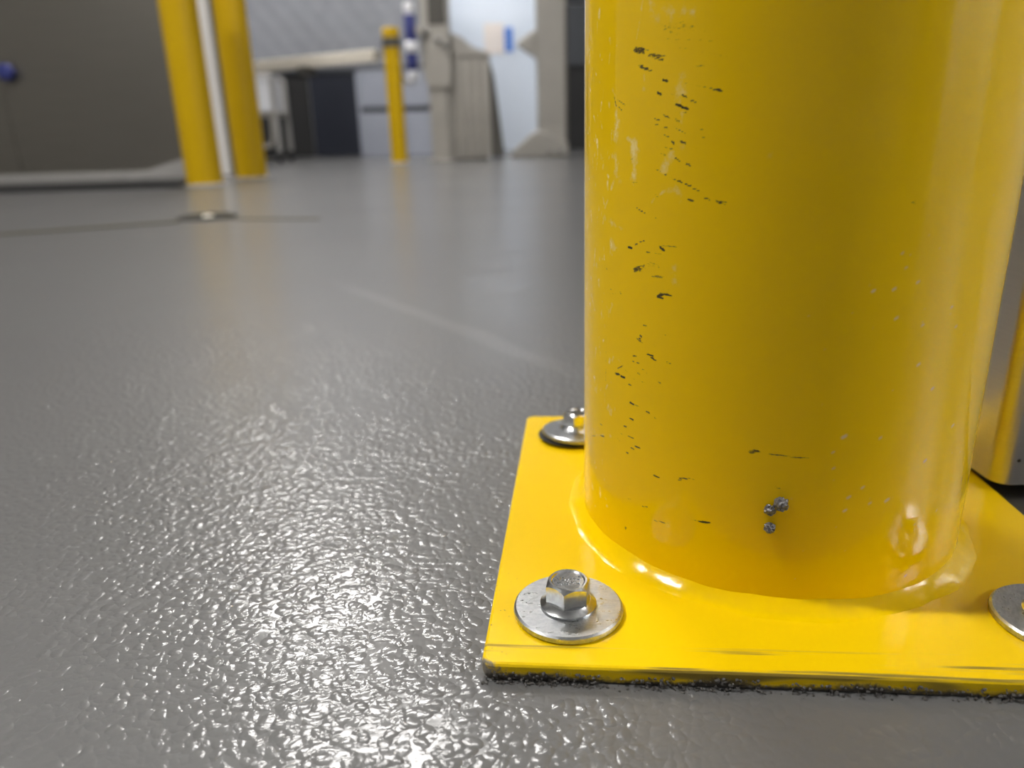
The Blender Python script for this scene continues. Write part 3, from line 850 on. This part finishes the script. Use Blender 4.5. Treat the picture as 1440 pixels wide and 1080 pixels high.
# ------------------------------------------------------------------ background equipment
# cream barrier rail running from the slim post
rail = thing('barrier_rail', 'cream horizontal barrier rail running from the slim yellow post to behind the left posts', 'rail', (-0.89, 5.735, 0.69))
rd = Vector((-1.72, 0.99))
ang = math.atan2(rd.y, rd.x)
rail.rotation_euler = (0, 0, ang)
box('beam', 0.0, 2.05, -0.03, 0.03, 0.0, 0.082, M['cream'], rail, 0.006)
box('end_bracket', -0.035, 0.02, -0.02, 0.02, 0.012, 0.07, M['taupe'], rail, 0.004)
box('support_leg', 1.96, 2.02, -0.028, 0.028, -0.69, 0.0, M['taupe'], rail, 0.004)
box('hinge_block', 0.62, 0.72, -0.045, 0.045, -0.05, 0.01, M['taupe_dark'], rail, 0.005)

# white bin on a wheeled cart
cart = thing('utility_cart', 'white box on a grey wheeled cart seen behind the second yellow post', 'cart', (-2.19, 7.0, 0))
box('bin', -0.25, 0.215, -0.2, 0.2, 0.42, 0.70, M['white'], cart, 0.012)
box('rim', -0.26, 0.225, -0.21, 0.21, 0.69, 0.715, M['jamb'], cart, 0.006)
box('shelf', -0.25, 0.25, -0.2, 0.2, 0.385, 0.415, M['taupe'], cart, 0.004)
for sx in (-0.25, 0.235):
    for sy in (-0.18, 0.18):
        box('leg', sx - .018, sx + .018, sy - .018, sy + .018, 0.09, 0.70, M['curb'], cart, 0.003)
        wv = lathe('wheel', [(0.0, -0.018), (0.035, -0.018), (0.045, -0.008), (0.045, 0.008), (0.035, 0.018), (0.0, 0.018)], M['black'], cart, 24)
        wv.location = (sx, sy, 0.0455); wv.rotation_euler = (0, PI / 2, 0)
tube('bent_tube', [(0.20, -.19, .38), (0.20, -.19, .15), (0.12, -.19, .13), (-.1, -.19, .14), (-.2, -.19, .36)], 0.016, M['taupe'], cart)

# blue and white banded hose hanging beside the steel column
hose = thing('banded_hose', 'blue tube with white bands hanging beside the slim yellow post', 'hose', (-0.655, 5.93, 0))
for za, zb, mt, rr, nm in ((1.01, 1.09, 'white', .040, 'white_band'), (0.835, 1.01, 'blue', .043, 'blue_sleeve'), (0.755, 0.835, 'white', .048, 'white_band'), (0.64, 0.755, 'blue', .043, 'blue_sleeve'), (0.575, 0.64, 'white', .040, 'white_band')):
    lathe(nm, [(0, za), (rr * .9, za), (rr, za + .008), (rr, zb - .008), (rr * .9, zb), (0, zb)], M[mt], hose, 28)
tube('elbow', [(0, 0, .60), (-.01, 0, .55), (-.06, -.06, .57), (-.075, -.12, .66), (-.08, -.18, .72)], 0.022, M['white'], hose)
box('wall_bracket', 0.03, 0.085, -.02, .09, 0.88, 0.93, M['taupe'], hose, 0.004)

# left steel column with bolts, ribbed guard next to it
colL = thing('steel_column', 'warm grey steel column left of the bright doorway with two shiny bolt heads', 'column', (-0.49, 6.02, 0), 0, 'steel columns either side of the bright doorway')
box('lower_post', -.065, .075, 0, .14, 0, 0.62, M['taupe'], colL, 0.006)
prism('upper_body', [(-.06, .52), (.09, .52), (.11, .60), (.11, 2.6), (-.10, 2.6), (-.10, .64)], -.02, .16, M['taupe'], colL, 0.006)
box('dark_inset', -.04, .09, -.026, -.019, .95, 2.5, M['taupe_dark'], colL, 0.002)
for bx_, bz_ in ((-.055, .905), (.03, .845), (.085, .81)):
    kb = lathe('bolt_head', [(0, .03), (.016, .028), (.024, .018), (.026, 0)], M['zinc_bright'], colL, 24)
    kb.location = (bx_, -.02, bz_); kb.rotation_euler = (PI / 2, 0, 0)
box('foot_plate', -.10, .10, -.03, .17, 0, .012, M['taupe'], colL, 0.003)

guard = thing('ribbed_guard', 'ribbed warm grey steel guard with sloping right side in front of the bright doorway', 'guard', (-0.425, 6.08, 0))
for k in range(5):
    rb = lathe('rib', [(0.0, 0.015), (0.034, 0.015), (0.034, 0.72), (0.030, 0.735), (0.0, 0.735)], M['taupe'], guard, 20)
    rb.location = (0.03 + k * 0.066, 0.03, 0)
prism('side_panel', [(0.32, 0.01), (0.425, 0.01), (0.36, 0.60), (0.325, 0.735), (0.29, 0.735)], 0.02, 0.30, M['taupe_dark'], guard, 0.004)
box('back_plate', -.01, 0.30, 0.05, 0.09, 0.0, 0.74, M['taupe'], guard, 0.003)
prism('top_cap', [(-.01, .735), (.345, .735), (.325, .765), (.20, .80), (.13, .87), (-.01, .93)], -.01, .10, M['taupe'], guard, 0.006)

colR = thing('steel_column', 'warm grey steel column right of the bright doorway with a latch arm', 'column', (0.375, 6.25, 0), 0, 'steel columns either side of the bright doorway')
box('post', -.105, .115, 0, .18, 0, 2.6, M['taupe'], colR, 0.008)
box('edge_strip', .115, .135, .02, .16, 0, 2.6, M['taupe_dark'], colR, 0.003)
prism('latch_arm', [(-.105, .72), (-.105, .93), (-.16, .91), (-.25, .85), (-.25, .82), (-.16, .775)], .02, .12, M['taupe'], colR, 0.012)
prism('base_shoe', [(-.35, 0.0), (.13, 0.0), (.13, .10), (-.09, .20), (-.16, .175), (-.30, .06)], -.05, .16, M['taupe'], colR, 0.012)
for bx_ in (-.02, .06):
    kb = lathe('bolt_head', [(0, .02), (.014, .018), (.02, .01), (.022, 0)], M['zinc_bright'], colR, 20)
    kb.location = (bx_, -.05, .04); kb.rotation_euler = (PI / 2, 0, 0)

# signs on the white wall beyond the doorway
YS = YB + 1.3
tag(box('blue_sign', 0.04, 0.135, YS - .012, YS, 1.09, 1.35, M['signblue'], None, 0.003),
    'narrow upright blue sign on the bright white wall beyond the doorway', 'sign')
tag(box('paper_notice', -0.20, 0.03, YS - .006, YS, 1.07, 1.40, M['paper'], None, 0.002),
    'beige paper notice beside the narrow blue sign', 'notice')
